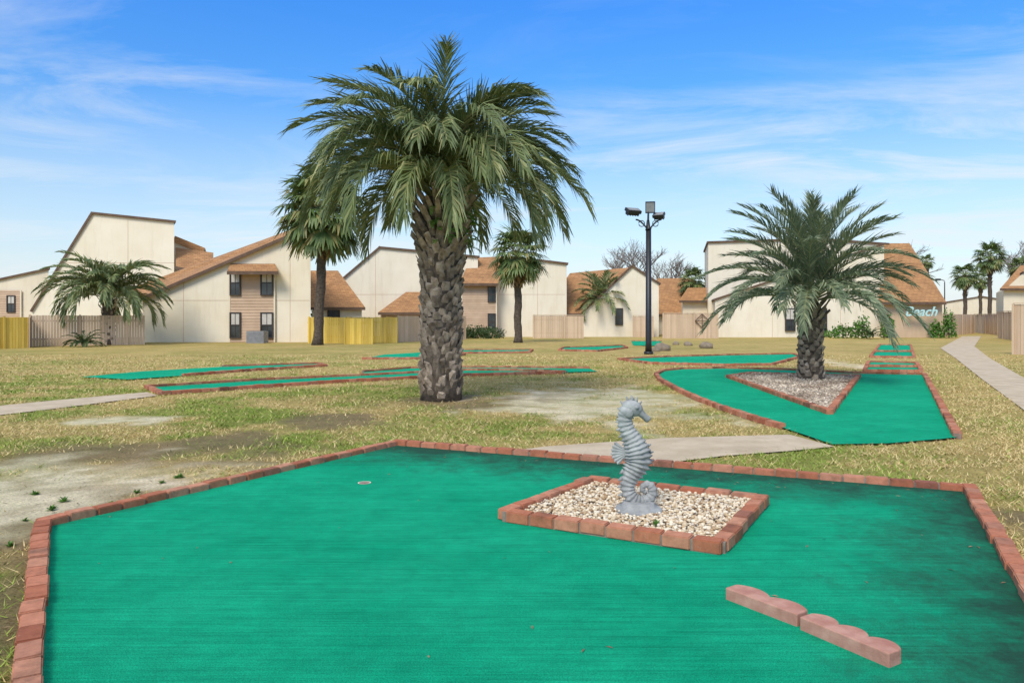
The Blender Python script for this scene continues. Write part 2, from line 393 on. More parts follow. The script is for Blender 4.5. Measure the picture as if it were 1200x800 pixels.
def hole(poly,br=None):
    e=empty('mini_golf_green'); sheet('carpet',poly,.026,carpetB,e)
    if br is None: bricks(poly,True,e)
    else:
        for b in br: bricks(b,False,e)
    return e
hole(holeR,br=[holeR[:13],holeR[12:14]])
hole(strip1,br=[strip1[7:]+strip1[:6]]); hole(strip2,br=[strip2[2:7]]); hole(strip1b,br=[strip1b[1:4],strip1b[5:]])
hole(strip3); hole(strip4); hole(strip5); hole(strip6,br=[strip6[:3]]); hole(strip7); hole(strip8,br=[strip8[2:]]); hole(strip9)
bar=empty('brick_barrier'); bricks([G(1016,431),G(1079,431.5)],False,bar,base=.03)
bar=empty('brick_barrier'); bricks([G(1025,413),G(1069,413)],False,bar,base=.03)

rs=np.random.RandomState(31); n=3000
lx=rs.uniform(-6,6,n); ly=rs.uniform(3,12,n)
ing=inpoly(lx,ly,greenW)
dback=l1[2]-(l1[0]*lx+l1[1]*ly); kp=(~ing)|(rs.rand(n)<np.where(dback<.6,.9,.07)); lx=lx[kp]; ly=ly[kp]; ing=ing[kp]; n=len(lx)
a=rs.rand(n)*2*pi; l=.008+.022*rs.rand(n); w=.0025+.005*rs.rand(n); zb=np.where(ing,.030,.012)
dx=np.cos(a);dy=np.sin(a)
V=np.stack([np.stack([lx-dx*l,ly-dy*l,zb],1),np.stack([lx-dy*w,ly+dx*w,zb+.004],1),np.stack([lx+dx*l,ly+dy*l,zb+.001],1),np.stack([lx+dy*w,ly-dx*w,zb+.002],1)],1).reshape(-1,3)
np_mesh('leaf_litter',V,np.arange(n*4).reshape(-1,4),M['debris'],k=4)

# ------------------------------------------------------------------ planters with gravel
def ico(sub):
    bm=bmesh.new(); bmesh.ops.create_icosphere(bm,subdivisions=sub,radius=1)
    a=np.array([v.co[:] for v in bm.verts]); b=np.array([[v.index for v in f.verts] for f in bm.faces]); bm.free(); return a,b
IV,IF=ico(2); IV1,IF1=ico(1)
def stones(name,poly,cnt,r0,r1,z0,parent,mat,iv,iff,seed,shr=.95,smooth=True):
    rs=np.random.RandomState(seed); pxs=np.array(poly); mn=pxs.min(0); mx=pxs.max(0)
    cand=rs.rand(cnt,2)*(mx-mn)+mn; ce=pxs.mean(0)
    cand=cand[inpoly(cand[:,0],cand[:,1],[tuple(ce+(p-ce)*shr) for p in pxs])]
    m=len(cand); r=r0+(r1-r0)*rs.rand(m)**1.5
    sc=np.stack([r*(.9+.5*rs.rand(m)),r*(.8+.3*rs.rand(m)),r*(.55+.3*rs.rand(m))],1)
    an=rs.rand(m)*2*pi; zz=z0+.03*rs.rand(m)*(r1/.017)+.012*fbm(cand[:,0]*4,cand[:,1]*4)
    vv=iv[None]*sc[:,None]*(1+.2*(rs.rand(m,len(iv),1)-.5))
    ca=np.cos(an)[:,None]; sa=np.sin(an)[:,None]
    vx=vv[...,0]*ca-vv[...,1]*sa+cand[:,0][:,None]; vy=vv[...,0]*sa+vv[...,1]*ca+cand[:,1][:,None]; vz=vv[...,2]+zz[:,None]
    V=np.stack([vx,vy,vz],-1).reshape(-1,3); Fc=(iff[None]+(np.arange(m)*len(iv))[:,None,None]).reshape(-1,3)
    np_mesh(name,V,Fc,mat,parent,smooth=smooth)
pq=[G(*p) for p in [(693,573),(893,596),(842,652),(592,613)]]
sp=empty('statue_planter'); bricks(pq,True,sp,base=.022,zt=.095)
sheet('gravel_bed',pq,.05,M['mortar'],sp)
stones('gravel',pq,12500,.008,.018,.055,sp,M['pebble'],IV,IF,12)
pl=empty('brick_planter'); bricks(island,True,pl,base=.02)
sandm=simple('sand_mulch',(.27,.19,.13),(.68,.57,.43),1.1,.95,.8,.02,40)
sheet('sand_bed',island,.045,sandm,pl)
stones('gravel',island,16000,.008,.026,.045,pl,simple('mulch_bits',(.22,.15,.10),(.74,.63,.49),1.3,.95,0,island=.45),IV1,IF1,5,.96,False)

def weed(px,py,s,seed,z0=0):
    rng=random.Random(seed); mb=MB()
    for i in range(26):
        a=rng.uniform(0,6.28); el=rng.uniform(.3,1.3); d=Vector((cos(a)*cos(el),sin(a)*cos(el),sin(el))); l=s*rng.uniform(.5,1); sd=Vector((-sin(a),cos(a),0))*s*.13
        p=d*l*.5; q=d*l+Vector((0,0,-.2*l)); mb.add([Vector((0,0,0)),p-sd,q,p+sd],[(0,1,2,3)])
    gx,gy=G(px,py); e=empty('weed_plant',(gx,gy,z0)); mb.obj('leaves',M['fern'],e)
weed(768,628,.08,1,.07)
for i,(px,py) in enumerate([(30,610),(112,598),(95,606),(60,598),(130,590),(12,640),(160,578),(75,588),(145,600),(190,566),(40,580),(210,560)]): weed(px,py,.05+.01*(i%4),10+i)

# ------------------------------------------------------------------ seahorse statue
def catmull(P,k):
    out=[]; n=len(P)
    for i in range(n-1):
        p0=P[max(i-1,0)];p1=P[i];p2=P[i+1];p3=P[min(i+2,n-1)]
        for j in range(k):
            t=j/k
            out.append([.5*((2*b)+(-a+c)*t+(2*a-5*b+4*c-d)*t*t+(-a+3*b-3*c+d)*t**3) for a,b,c,d in zip(p0,p1,p2,p3)])
    out.append(list(P[-1])); return out
SD=F*H/(609-HY); sxx=X(748,SD); s_=SD/F
sh=empty('seahorse_statue',(sxx,SD,0.05))
mb=MB()
P=[(740,487,9),(735,494,9.5),(732.5,504,9),(736,516,9.8),(742,528,13),(746,540,16),(747,550,16.2),(744,560,13.8),(739,570,10.5),(736,579,8.8),(737,588,8.0),(743,595.5,7.6),(752,598,7),(760,595,6.3),(765,588,5.6),(763,580.5,4.8),(757,578,4.1),(752.5,582,3.4),(755,587,2.5),(758,586,1.5)]
def loc(px,py): return ((px-748)*s_,0,(617-py)*s_-.03)
S=catmull(P,14); nr=28; base0=len(mb.v); cnt=len(S)
arc=0; prev=None
for i,(px,py,r) in enumerate(S):
    p=Vector(loc(px,py))
    if prev: arc+=(p-prev).length
    prev=p
    a=S[max(i-1,0)]; b=S[min(i+1,cnt-1)]
    t=(Vector(loc(b[0],b[1]))-Vector(loc(a[0],a[1]))).normalized(); nn=Vector((t.z,0,-t.x)) 
    ph=(arc/.034)%1; ridge=1-abs(ph-.5)*2
    ridge=max(0,ridge)**1.3
    r=r*s_
    for k in range(nr):
        th=2*pi*k/nr
        knob=.5+.5*cos(th*7)
        rr=r*(.86+.15*ridge+.16*ridge*knob**3)
        q=p+nn*(cos(th)*rr)+Vector((0,1,0))*(sin(th)*rr*.78)
        mb.v.append(tuple(q))
for i in range(cnt-1):
    for k in range(nr):
        k2=(k+1)%nr; mb.f.append((base0+i*nr+k,base0+i*nr+k2,base0+(i+1)*nr+k2,base0+(i+1)*nr+k)); mb.m.append(0)
mb.f.append(tuple(base0+k for k in range(nr))); mb.m.append(0)
mb.obj('body',M['stone'],sh,True)
def ellips(mb,c,rx,ry,rz,rot=0,sg=18,rg=12):
    vs=[];fs=[]; c=Vector(c)
    for i in range(rg+1):
        ph=pi*i/rg
        for k in range(sg):
            th=2*pi*k/sg; x=rx*sin(ph)*cos(th); y=ry*sin(ph)*sin(th); z=rz*cos(ph)
            vs.append(c+Vector((x*cos(rot)+z*sin(rot),y,-x*sin(rot)+z*cos(rot))))
    for i in range(rg):
        for k in range(sg): fs.append((i*sg+k,i*sg+(k+1)%sg,(i+1)*sg+(k+1)%sg,(i+1)*sg+k))
    mb.add(vs,fs)
mb=MB(); hc=Vector(loc(741,489))
ellips(mb,hc,13*s_,8.5*s_,9.5*s_,radians(20))
ellips(mb,loc(733,493),7*s_,8.8*s_,8*s_,0)
mb.tube([loc(746,491),loc(751,495),loc(756,499.5),loc(759,502),loc(760.5,503.5)],[6.5*s_,4.6*s_,3.7*s_,4.3*s_,3.4*s_],12)
for sgn in (-1,1):
    c=Vector(loc(745,487.5)); c.y=sgn*7.4*s_; ellips(mb,c,3*s_,2*s_,3*s_); ellips(mb,c+Vector((0,sgn*1.0*s_,0)),1.6*s_,1.8*s_,1.6*s_)
    c=Vector(loc(736,494)); c.y=sgn*7*s_; ellips(mb,c,5*s_,2.5*s_,5.5*s_)
for (a,b,r) in [((737,482),(734,475.5),3),((741,481),(740,474),3.2),((745,482),(746,476),2.6),((732,486),(727,481),2.6),((729,492),(723.5,489),2.4),((728,499),(723,498),2.2),((749,485),(752,481),1.8)]:
    mb.tube([loc(*a),loc(*b)],[r*s_,.7*s_],7)
for (a,b,r) in [((726,505),(721,505),2),((727,513),(722,515),2.1),((730,521),(725,523),2.2),((731,562),(726,566),2.2),((729,571),(724,574),2),((728,580),(723,582),1.9),((729,589),(724,592),1.7),((759,533),(763,531),1.8),((761,541),(766,540),1.8),((761,550),(766,550),1.8),((758,559),(762,561),1.8)]:
    mb.tube([loc(*a),loc(*b)],[r*s_*1.3,.6*s_],7)
mb.obj('head_and_spines',M['stone'],sh,True)
mb=MB()
o=Vector(loc(736,540)); nf=15; vs=[]
for i in range(nf):
    a=radians(140+ (i/(nf-1))*95); R=(19.5+ (1.2 if i%2 else -0.6))*s_*(1-.15*abs(i/(nf-1)-.5))
    th=(1.7 if i%2 else .8)*s_
    e=o+Vector((cos(a)*R,0,sin(a)*R)); vs+= [e+Vector((0,-th,0)),e+Vector((0,th,0))]
c0=len(vs); vs+=[o+Vector((0,-4*s_,0)),o+Vector((0,4*s_,0))]
fs=[]
for i in range(nf-1):
    fs+=[(2*i,2*i+2,c0),(2*i+1,c0+1,2*i+3),(2*i,2*i+1,2*i+3,2*i+2)]
mb.add(vs,fs); mb.obj('dorsal_fin',M['stone'],sh)
mb=MB()
prof=[(0,-.04),(.185,-.04),(.19,.0),(.188,.035),(.178,.05),(.165,.055),(.135,.06),(.128,.085),(.115,.098),(0,.10)]
ns=40
for i,(r,zz) in enumerate(prof):
    for k in range(ns): mb.v.append((r*cos(2*pi*k/ns)-.0,r*sin(2*pi*k/ns),zz))
for i in range(len(prof)-1):
    for k in range(ns): mb.f.append((i*ns+k,i*ns+(k+1)%ns,(i+1)*ns+(k+1)%ns,(i+1)*ns+k)); mb.m.append(0)
mb.obj('pedestal',M['stone'],sh,True)

# ------------------------------------------------------------------ scalloped edgers
def edger(a,b,width,hh,nsc):
    a=Vector((*a,0)); b=Vector((*b,0)); d=b-a; L=d.length; ang=math.atan2(d.y,d.x)
    e=empty('scalloped_edging_block',(a.x,a.y,.026)); e.rotation_euler=(0,0,ang)
    st=48; top=[]
    for i in range(st+1):
        u=i/st; top.append((u*L,width*.72+width*.38*abs(sin(pi*nsc*u))**.7))
    outline=[(0,0),(L,0)]+[(p[0],p[1]) for p in top[::-1]]
    mb=MB(); n=len(outline)
    mb.add([(p[0],p[1],0) for p in outline]+[(p[0],p[1],hh) for p in outline],[tuple(range(n,2*n))]+[(i,(i+1)%n,n+(i+1)%n,n+i) for i in range(n)])
    o=mb.obj('block',M['edger'],e)
    bv=o.modifiers.new('b','BEVEL'); bv.width=.006; bv.segments=2; bv.limit_method='ANGLE'; bv.angle_limit=radians(50)
edger(G(850,707),G(934,740),.125,.065,2)
edger(G(937,743),G(1042,789),.125,.065,3)

# ------------------------------------------------------------------ palms
def frond(lf,st,base,az,elev,L,droop,nl,ll,w,rng,pw=1.35,lift=.55,start=.14,grav=.5,A0=62,A1=30):
    n=14; pts=[Vector(base)]; ds=L/n; curl=rng.uniform(-.3,.3); T=[]
    for i in range(n):
        s=(i+.5)/n; e=elev-droop*s**pw; a=az+curl*s
        t=Vector((cos(a)*cos(e),sin(a)*cos(e),sin(e))); T.append(t); pts.append(pts[-1]+t*ds)
    st.tube(pts,[max(.004,.020*(L/3)*(1-.85*i/n)) for i in range(n+1)],4,cap=False)
    for k in range(nl):
        s=start+(1-start)*(k+.5)/nl
        q=s*n; i=min(n-1,int(q)); p=pts[i].lerp(pts[i+1],q-i); t=T[i]; a=az+curl*s
        S=Vector((-sin(a),cos(a),0)); U=t.cross(S)
        prof=(sin(pi*(.16+.72*s)))**.6
        for sg in (-1,1):
            A=radians(A0+(A1-A0)*s+rng.uniform(-8,8)); V=lift+rng.uniform(-.3,.3)
            d=t*cos(A)+S*(sg*sin(A)*cos(V))+U*(sin(A)*sin(V))
            l=ll*prof*rng.uniform(.78,1.15); W=(t-d*t.dot(d))
            if W.length<1e-3: continue
            W.normalize(); W=(W+U*rng.uniform(-.5,.5)).normalized(); ww=w*rng.uniform(.8,1.15)
            p1=p+d*l*.45; d2=(d+Vector((0,0,-grav*rng.uniform(.4,1.6)))).normalized(); p2=p1+d2*l*.55
            lf.add([p-W*ww*.5,p+W*ww*.5,p1+W*ww*.75,p1-W*ww*.75,p2+W*ww*.10,p2-W*ww*.10],[(0,1,2,3),(3,2,4,5)])
def pindo(px,py,D,crown_z,L,nfr,r0,r1,nl,ll,w,seed,boots=220,ferns=False,elo=18,ehi=86,dro=(58,112),bootlen=.30,grav=.5,pw=1.35,A0=62,A1=30,mat='pindo'):
    rng=random.Random(seed); bx,by=X(px,D),D
    e=empty('pindo_palm_tree',(bx,by,0)); tr=MB(); bo=MB(); lf=MB(); st=MB(); dd=MB()
    n=14
    tr.tube([(.02*sin(i*1.3),.02*cos(i),crown_z*1.03*i/n-.03) for i in range(n+1)],[r0*(1.12-.20*min(1,i/3)) *(1-i/n)+r1*(i/n) if i<n else r1*.7 for i in range(n+1)],18)
    for i in range(boots):
        u=((i+.5)/boots); hgt=.06+crown_z*.97*u; a=i*2.39996+rng.uniform(-.12,.12)
        rad=(r0*(1-u)+r1*u)*.93*(1+.12*max(0,1-u*6)); up=max(0,(u-.58)/.42)
        ln=bootlen*(.40+.35*rng.random()+1.7*up*rng.uniform(.4,1.15)); wd=(.085+.03*rng.random())*(r0/.36)**.7*(1-.2*up); out=.42-.05*up+rng.uniform(-.12,.14)+.45*up
        ax=Vector((cos(a),sin(a),0)); sd=Vector((-sin(a),cos(a),0)); c=Vector((0,0,hgt))+ax*rad*.9
        dr=(ax*out+Vector((0,0,1))*(1-.25*out)).normalized(); c1=c+dr*ln; tk=.05*(1-.3*up)
        nrm=dr.cross(sd)
        if nrm.dot(ax)<0: nrm=-nrm
        w2=wd*(.62-.2*up)
        jj=[Vector((rng.uniform(-.02,.02),rng.uniform(-.02,.02),rng.uniform(-.05,.05))) for _ in range(4)]
        vs=[c-sd*wd,c+sd*wd,c+sd*wd*.6+nrm*tk,c-sd*wd*.6+nrm*tk, c1-sd*w2+jj[0],c1+sd*w2+jj[1],c1+sd*w2*.5+nrm*tk*.8+jj[2],c1-sd*w2*.5+nrm*tk*.8+jj[3]]
        bo.add(vs,[(0,1,5,4),(1,2,6,5),(2,3,7,6),(3,0,4,7),(4,5,6,7),(0,3,2,1)])
    for i in range(nfr):
        t=(i+.5)/nfr; a=i*2.39996+rng.uniform(-.25,.25)
        el=radians(ehi-(ehi-elo)*t**1.05+rng.uniform(-6,6)); dr=radians(dro[0]+(dro[1]-dro[0])*t+rng.uniform(-14,14))
        b=Vector((cos(a)*r1*.5*t,sin(a)*r1*.5*t,crown_z+.25*(1-t)))
        frond(lf,st,b,a,el,L*rng.uniform(.84,1.06),dr,nl,ll,w,rng,grav=grav*(.5+.9*t),pw=pw,A0=A0,A1=A1)
    if ferns:
        for i in range(46):
            a=rng.uniform(-1.9,.6); b=Vector((cos(a)*r1*.95,sin(a)*r1*.95,crown_z-rng.uniform(-.1,.95)))
            frond(dd,st,b,a,radians(rng.uniform(10,70)),rng.uniform(.25,.5),radians(90),9,.10,.018,rng)
        dd.obj('ferns',M['fern'],e)
    tr.obj('trunk',M['bark'],e,True); bo.obj('leaf_bases',M['boot'],e); lf.obj('fronds',M[mat],e); st.obj('frond_stems',M['stem'],e)
    return e
pindo(517,468,14.43,3.85,3.15,80,.37,.42,78,.72,.020,4,boots=340,ferns=True,elo=48,ehi=86,dro=(88,142),bootlen=.29,grav=.85,pw=1.08,A0=52,A1=20)
pindo(950,447,18.47,2.0,2.75,66,.29,.26,56,.54,.020,8,boots=130,elo=14,ehi=86,dro=(42,92),bootlen=.22,grav=.5,A0=50,A1=24,mat='pindo_b')
pindo(127,403,43.3,2.7,3.8,56,.36,.34,34,.8,.05,11,boots=60,elo=25,ehi=76,dro=(75,125),grav=.8,pw=1.15,A0=52,A1=25)
pindo(705,394,62,3.0,2.7,36,.28,.25,22,.6,.06,14,boots=50,elo=-5,dro=(50,100))
pindo(739,393,64,1.6,1.9,30,.2,.2,18,.5,.07,15,boots=20,elo=10,dro=(40,80))

def fanleaf(lf,st,base,az,elev,pet,R,ns,rng,w):
    d=Vector((cos(az)*cos(elev),sin(az)*cos(elev),sin(elev)))
    mid=Vector(base)+d*pet*.5; d2=(d+Vector((0,0,-.35))).normalized(); p=mid+d2*pet*.5
    st.tube([base,mid,p],[.03,.022,.014],4,cap=False)
    S=Vector((-sin(az),cos(az),0)); t=(d2+Vector((0,0,-.25))).normalized()
    for k in range(ns):
        a=radians(-125+250*(k+.5)/ns+rng.uniform(-4,4)); dd=t*cos(a)+S*sin(a)
        dd=(dd+Vector((0,0,rng.uniform(-.05,.15)))).normalized(); l=R*rng.uniform(.8,1.05)*(1-.25*abs(a)/2.2)
        W=dd.cross(t.cross(S)).normalized(); p1=p+dd*l*.55; d3=(dd+Vector((0,0,-rng.uniform(.4,1.3)))).normalized(); p2=p1+d3*l*.45
        lf.add([p-W*w*.25,p+W*w*.25,p1+W*w,p1-W*w,p2+W*w*.15,p2-W*w*.15],[(0,1,2,3),(3,2,4,5)])
def fanpalm(px,D,ztop,R,nlv,seed,r=.2,skirt=6,ns=22,w=.05,base_dx=0):
    rng=random.Random(seed); e=empty('fan_palm_tree',(X(px,D),D,0)); tr=MB(); lf=MB(); st=MB(); dd=MB()
    n=16; tr.tube([(base_dx*(1-i/n)**1.5+.03*sin(i),0,ztop*i/n-.03) for i in range(n+1)],[r*(1.35 if i==0 else 1+.10*(i%2)-.12*i/n+(.35 if i>n-4 else 0)) for i in range(n+1)],12)
    for i in range(nlv):
        t=(i+.5)/nlv; a=i*2.39996+rng.uniform(-.2,.2); el=radians(80-125*t**1.1+rng.uniform(-8,8))
        fanleaf(lf,st,Vector((0,0,ztop+.2*(1-t))),a,el,R*.52*rng.uniform(.85,1.1),R*.52,ns,rng,w*R/2)
    for i in range(skirt):
        a=rng.uniform(0,6.28); fanleaf(dd,st,Vector((0,0,ztop-.1)),a,radians(rng.uniform(-70,-50)),R*.35,R*.42,14,rng,w*R/2)
    for i in range(60):
        u=rng.random()*.35+.62; a=i*2.4; hh=ztop*u; ax=Vector((cos(a),sin(a),0)); sd=Vector((-sin(a),cos(a),0)); c=Vector((0,0,hh))+ax*r*.9; c1=c+ax*.16+Vector((0,0,.28))
        dd.add([c-sd*.06,c+sd*.06,c1+sd*.03,c1-sd*.03],[(0,1,2,3)])
    tr.obj('trunk',M['bark'],e,True); lf.obj('leaves',M['fan'],e); st.obj('leaf_stems',M['stem'],e); dd.obj('dead_leaves',M['dead'],e)
fanpalm(378,43,Z(252,43),3.4,54,21,r=.27,ns=26,w=.06,base_dx=-.3)
fanpalm(607,47,Z(303,47),2.4,44,22,r=.24,ns=22,w=.055)
fanpalm(621,62,Z(328,62),1.4,30,23,r=.2,w=.06)
fanpalm(812,72,Z(332,72),1.8,34,24,r=.2,w=.06)
fanpalm(1160,85,Z(304,85),2.3,36,25,r=.22,w=.06)
fanpalm(1131,80,Z(325,80),1.9,34,26,r=.2,w=.06)
fanpalm(1149,95,Z(330,95),1.5,26,28,r=.2,w=.06)
fanpalm(1196,88,Z(317,88),1.9,32,27,r=.22,w=.06)
fanpalm(1086,90,Z(308,90),1.2,24,29,r=.18,w=.06)

def bare(px,D,h,seed):
    rng=random.Random(seed); mb=MB()
    def br(p,d,l,r,dep):
        q=p+d*l*.5; d2=(d+Vector((rng.uniform(-.2,.2),rng.uniform(-.2,.2),rng.uniform(-.05,.15)))).normalized(); q2=q+d2*l*.5
        mb.tube([p,q,q2],[r,r*.8,r*.6],5 if dep<3 else 3,cap=False)
        if dep>=6: return
        for k in range(3):
            nd=(d2+Vector((rng.uniform(-.9,.9),rng.uniform(-.9,.9),rng.uniform(-.2,.5)))).normalized()
            br(q2 if k else q,nd,l*rng.uniform(.62,.82),max(.018,r*.64),dep+1)
    br(Vector((0,0,-.1)),Vector((0,0,1)),h*.30,h*.022,0)
    e=empty('bare_tree',(X(px,D),D,0)); mb.obj('branches',M['twig'],e)
bare(738,120,15,1); bare(782,122,14.5,2); bare(760,126,15.5,9); bare(1040,95,12.5,3); bare(1192,125,16,4); bare(1215,110,15,5); bare(335,120,10,7)

def bush(name,px,D,w,dp,h,seed,mat='hedge',nl=900,ls=.09):
    rng=random.Random(seed); mb=MB()
    for i in range(nl):
        a=rng.uniform(0,2*pi); ph=rng.uniform(0,1); rr=rng.uniform(.7,1.08)*(1+.15*sin(a*5+seed)+.12*sin(a*9))
        zz=h*(ph**.8)*rr*.95; k=math.sqrt(max(0,1-ph**2.2))*rr
        c=Vector((cos(a)*w*k,sin(a)*dp*k,zz+.03)); u=Vector([rng.gauss(0,1) for _ in range(3)]).normalized(); v=u.cross(Vector([rng.gauss(0,1) for _ in range(3)])).normalized()
        s=ls*rng.uniform(.6,1.3); mb.add([c-u*s,c-v*s*.5,c+u*s,c+v*s*.5],[(0,1,2,3)])
    e=empty(name,(X(px,D),D,0)); mb.obj('leaves',M[mat],e)
    mb=MB(); mb.tube([(0,0,-.02),(0,0,h*.6)],[.06,.03],6); mb.obj('stems',M['bark'],e)
bush('hedge',556,56,1.5,.7,.95,1); bush('hedge',572,57,1.2,.7,.85,2)
bush('shrub',545,57,.8,.7,.7,5)
for px,D,w,h,s in [(988,57,1.0,1.0,6),(1010,56.5,.6,1.7,7),(1040,58,.45,1.7,8),(1097,58,.35,1.2,9),(1112,58,.4,2.0,12),(960,60,.8,.7,10)]:
    bush('shrub',px,D,w,.6,h,s,'fern',450,.12)
def rosette(name,px,D,L,n,seed):
    rng=random.Random(seed); lf=MB(); st=MB()
    for i in range(n): frond(lf,st,Vector((0,0,.15)),i*2.4,radians(rng.uniform(15,75)),L*rng.uniform(.8,1.1),radians(70),16,.2,.035,rng)
    e=empty(name,(X(px,D),D,0)); lf.obj('fronds',M['hedge'],e); st.obj('frond_stems',M['stem'],e)
rosette('sago_palm',98,40.5,1.2,26,1); rosette('sago_palm',1020,55,1.2,20,2)

rng=random.Random(77); mb=MB()
for i in range(9000):
    xx=rng.uniform(-150,230); hh=3.2+1.8*sin(xx*.13)+1.4*sin(xx*.41+1)
    c=Vector((xx,150+rng.uniform(-4,4),rng.uniform(0,1)**.7*hh)); u=Vector([rng.gauss(0,1) for _ in range(3)]).normalized(); v=u.cross(Vector([rng.gauss(0,1) for _ in range(3)])).normalized()
    s=rng.uniform(.4,.9); mb.add([c-u*s,c-v*s*.6,c+u*s,c+v*s*.6],[(0,1,2,3)])
mb.obj('distant_trees',M['hedge'])

# ------------------------------------------------------------------ buildings
def prism(parent,prof,D,depth,mat,name='walls',caps=(),capmat=None,ext=None,th=.16):
    P=[(X(px,D),(0 if py is None else Z(py,D))) for px,py in prof]
    ex=ext if ext is not None else P[0][0]/D*depth*.85
    n=len(P); mb=MB()
    mb.add([(x,D,z) for x,z in P]+[(x+ex,D+depth,z) for x,z in P],[tuple(range(n)),tuple(range(2*n-1,n-1,-1))]+[(i,n+i,n+(i+1)%n,(i+1)%n) for i in range(n)])
    mb.obj(name,M[mat],parent)
    for ci,c in enumerate(caps):
        a=Vector((P[c][0],0,P[c][1])); b=Vector((P[c+1][0],0,P[c+1][1])); d=(b-a).normalized(); nn=Vector((-d.z,0,d.x))
        if nn.z<0: nn=-nn
        a2=a-d*.12; b2=b+d*.12; fo=.15+.012*ci+.005*(c%3); k=(depth+.2)/depth
        q=[a2+nn*.004,b2+nn*.004,b2+nn*th,a2+nn*th]
        mb=MB(); mb.add([(v.x-ex/depth*fo,D-fo,v.z) for v in q]+[(v.x+ex*k,D+depth*k,v.z) for v in q],[(0,1,2,3),(7,6,5,4),(0,4,5,1),(1,5,6,2),(2,6,7,3),(3,7,4,0)])
        mb.obj('roof_edge',M[capmat or 'trim'],parent)
def quadroof(parent,pts,mat='shingle',th=.14):
    P=[Vector((X(px,D),D,Z(py,D))) for px,py,D in pts]; n=len(P)
    mb=MB(); nn=(P[1]-P[0]).cross(P[2]-P[0]).normalized()
    if nn.z<0: nn=-nn
    mb.add(P+[p-nn*th for p in P],[tuple(range(n)),tuple(range(2*n-1,n-1,-1))]+[(i,(i+1)%n,n+(i+1)%n,n+i) for i in range(n)])
    mb.obj('roof',M[mat],parent)
    mb=MB(); a,b=P[0],P[1]
    mb.add([a+Vector((0,-.03,.01)),b+Vector((0,-.03,.01)),b+Vector((0,-.03,-.2)),a+Vector((0,-.03,-.2)),a+Vector((0,.03,.01)),b+Vector((0,.03,.01)),b+Vector((0,.03,-.2)),a+Vector((0,.03,-.2))],[(0,3,2,1),(4,5,6,7),(0,1,5,4),(2,3,7,6),(0,4,7,3),(1,2,6,5)])
    mb.obj('fascia',M['trim'],parent)
def window(parent,px0,py0,px1,py1,D):
    x0,x1=X(px0,D),X(px1,D); z1,z0=Z(py0,D),Z(py1,D); f=.07
    mb=MB(); mb.box(x0-f,x0,D-.06,D+.05,z0-f,z1+f); mb.box(x1,x1+f,D-.06,D+.05,z0-f,z1+f); mb.box(x0,x1,D-.058,D+.05,z1,z1+f); mb.box(x0,x1,D-.075,D+.05,z0-f,z0)
    zm=(z0+z1)/2; mb.box(x0,x1,D-.045,D-.013,zm-.03,zm+.03); xm=(x0+x1)/2; mb.box(xm-.015,xm+.015,D-.035,D-.016,z0,z1); mb.obj('window_frame',M['bronze'],parent)
    mb=MB(); mb.box(x0+.002,x1-.002,D-.012,D+.03,z0+.002,z1-.002); mb.obj('window_glass',M['glass'],parent)
    if int(px0)%3==0:
        mb=MB(); k=.04; mb.box(x0+k,x1-k,D-.0145,D-.0125,zm+.05,z1-.03); mb.obj('window_blind',M['blind'],parent)
def siding(parent,px0,py0,px1,py1,D):
    x0,x1=X(px0,D),X(px1,D); z1=Z(py0,D); z0=0 if py1 is None else Z(py1,D); mb=MB(); zz=z0+.02
    while zz<z1:
        t=min(zz+.19,z1); mb.add([(x0,D-.045,zz),(x1,D-.045,zz),(x1,D-.015,t),(x0,D-.015,t),(x0,D,zz),(x1,D,zz)],[(0,1,2,3),(0,4,5,1)]); zz+=.19
    mb.obj('siding',M['siding'],parent)
    mb=MB(); mb.box(x0-.1,x0,D-.06,D-.002,z0,z1); mb.box(x1,x1+.1,D-.06,D-.002,z0,z1); mb.obj('siding_trim',M['stucco2'],parent)
def joints(parent,D,hl=(),vl=()):
    mb=MB()
    for px0,px1,py in hl: mb.box(X(px0,D),X(px1,D),D-.008,D-.002,Z(py,D)-.014,Z(py,D)+.014)
    for px,py0,py1 in vl: mb.box(X(px,D)-.014,X(px,D)+.014,D-.0075,D-.002,0.02 if py1 is None else Z(py1,D),Z(py0,D))
    mb.obj('control_joints',M['siding'],parent)

b=empty('townhouse'); prism(b,[(-110,None),(-110,352),(57,316),(57,None)],58,9,'stucco2',caps=(1,))
siding(b,-5,340,24,None,57.9); window(b,9,347,17,365,57.85)
b=empty('townhouse'); prism(b,[(38,None),(38,364),(108,251),(204,261),(204,None)],56,9,'stucco',caps=(1,2)); joints(b,56,hl=[(75,204,308)],vl=[(150,257,None)])
prism(b,[(204,None),(204,284),(236,297),(236,None)],58.5,6,'stucco2',caps=(1,),capmat='shingle',th=.5)
quadroof(b,[(206,312,55),(250,322,55),(250,296,58),(206,290,58)])
b=empty('townhouse'); prism(b,[(167,None),(167,348),(343,273.5),(364,288),(364,None)],48,10,'stucco',caps=(2,))
quadroof(b,[(148,355.5,47.7),(344,272.5,47.7),(338,270,50),(160,335,54),(150,346,54)])
siding(b,270,317,321,None,47.9)
for x0,x1 in ((270.5,281),(306.5,319)):
    window(b,x0,318,x1,345,47.82); window(b,x0,367,x1,395,47.82)
quadroof(b,[(266,318,46.9),(326,318,46.9),(322,309,47.95),(270,309,47.95)])
joints(b,48,hl=[(169,269,352),(323,363,352)],vl=[(215,330,None),(340,278,None)])
mb=MB(); mb.box(X(292,46.5),X(312,46.5),46,46.9,0,.75)
for k in range(5): mb.box(X(292,46.5)+.03,X(312,46.5)-.03,45.985,45.999,.12+k*.12,.17+k*.12)
ac=empty('air_conditioner'); mb.obj('casing',M['ac'],ac)
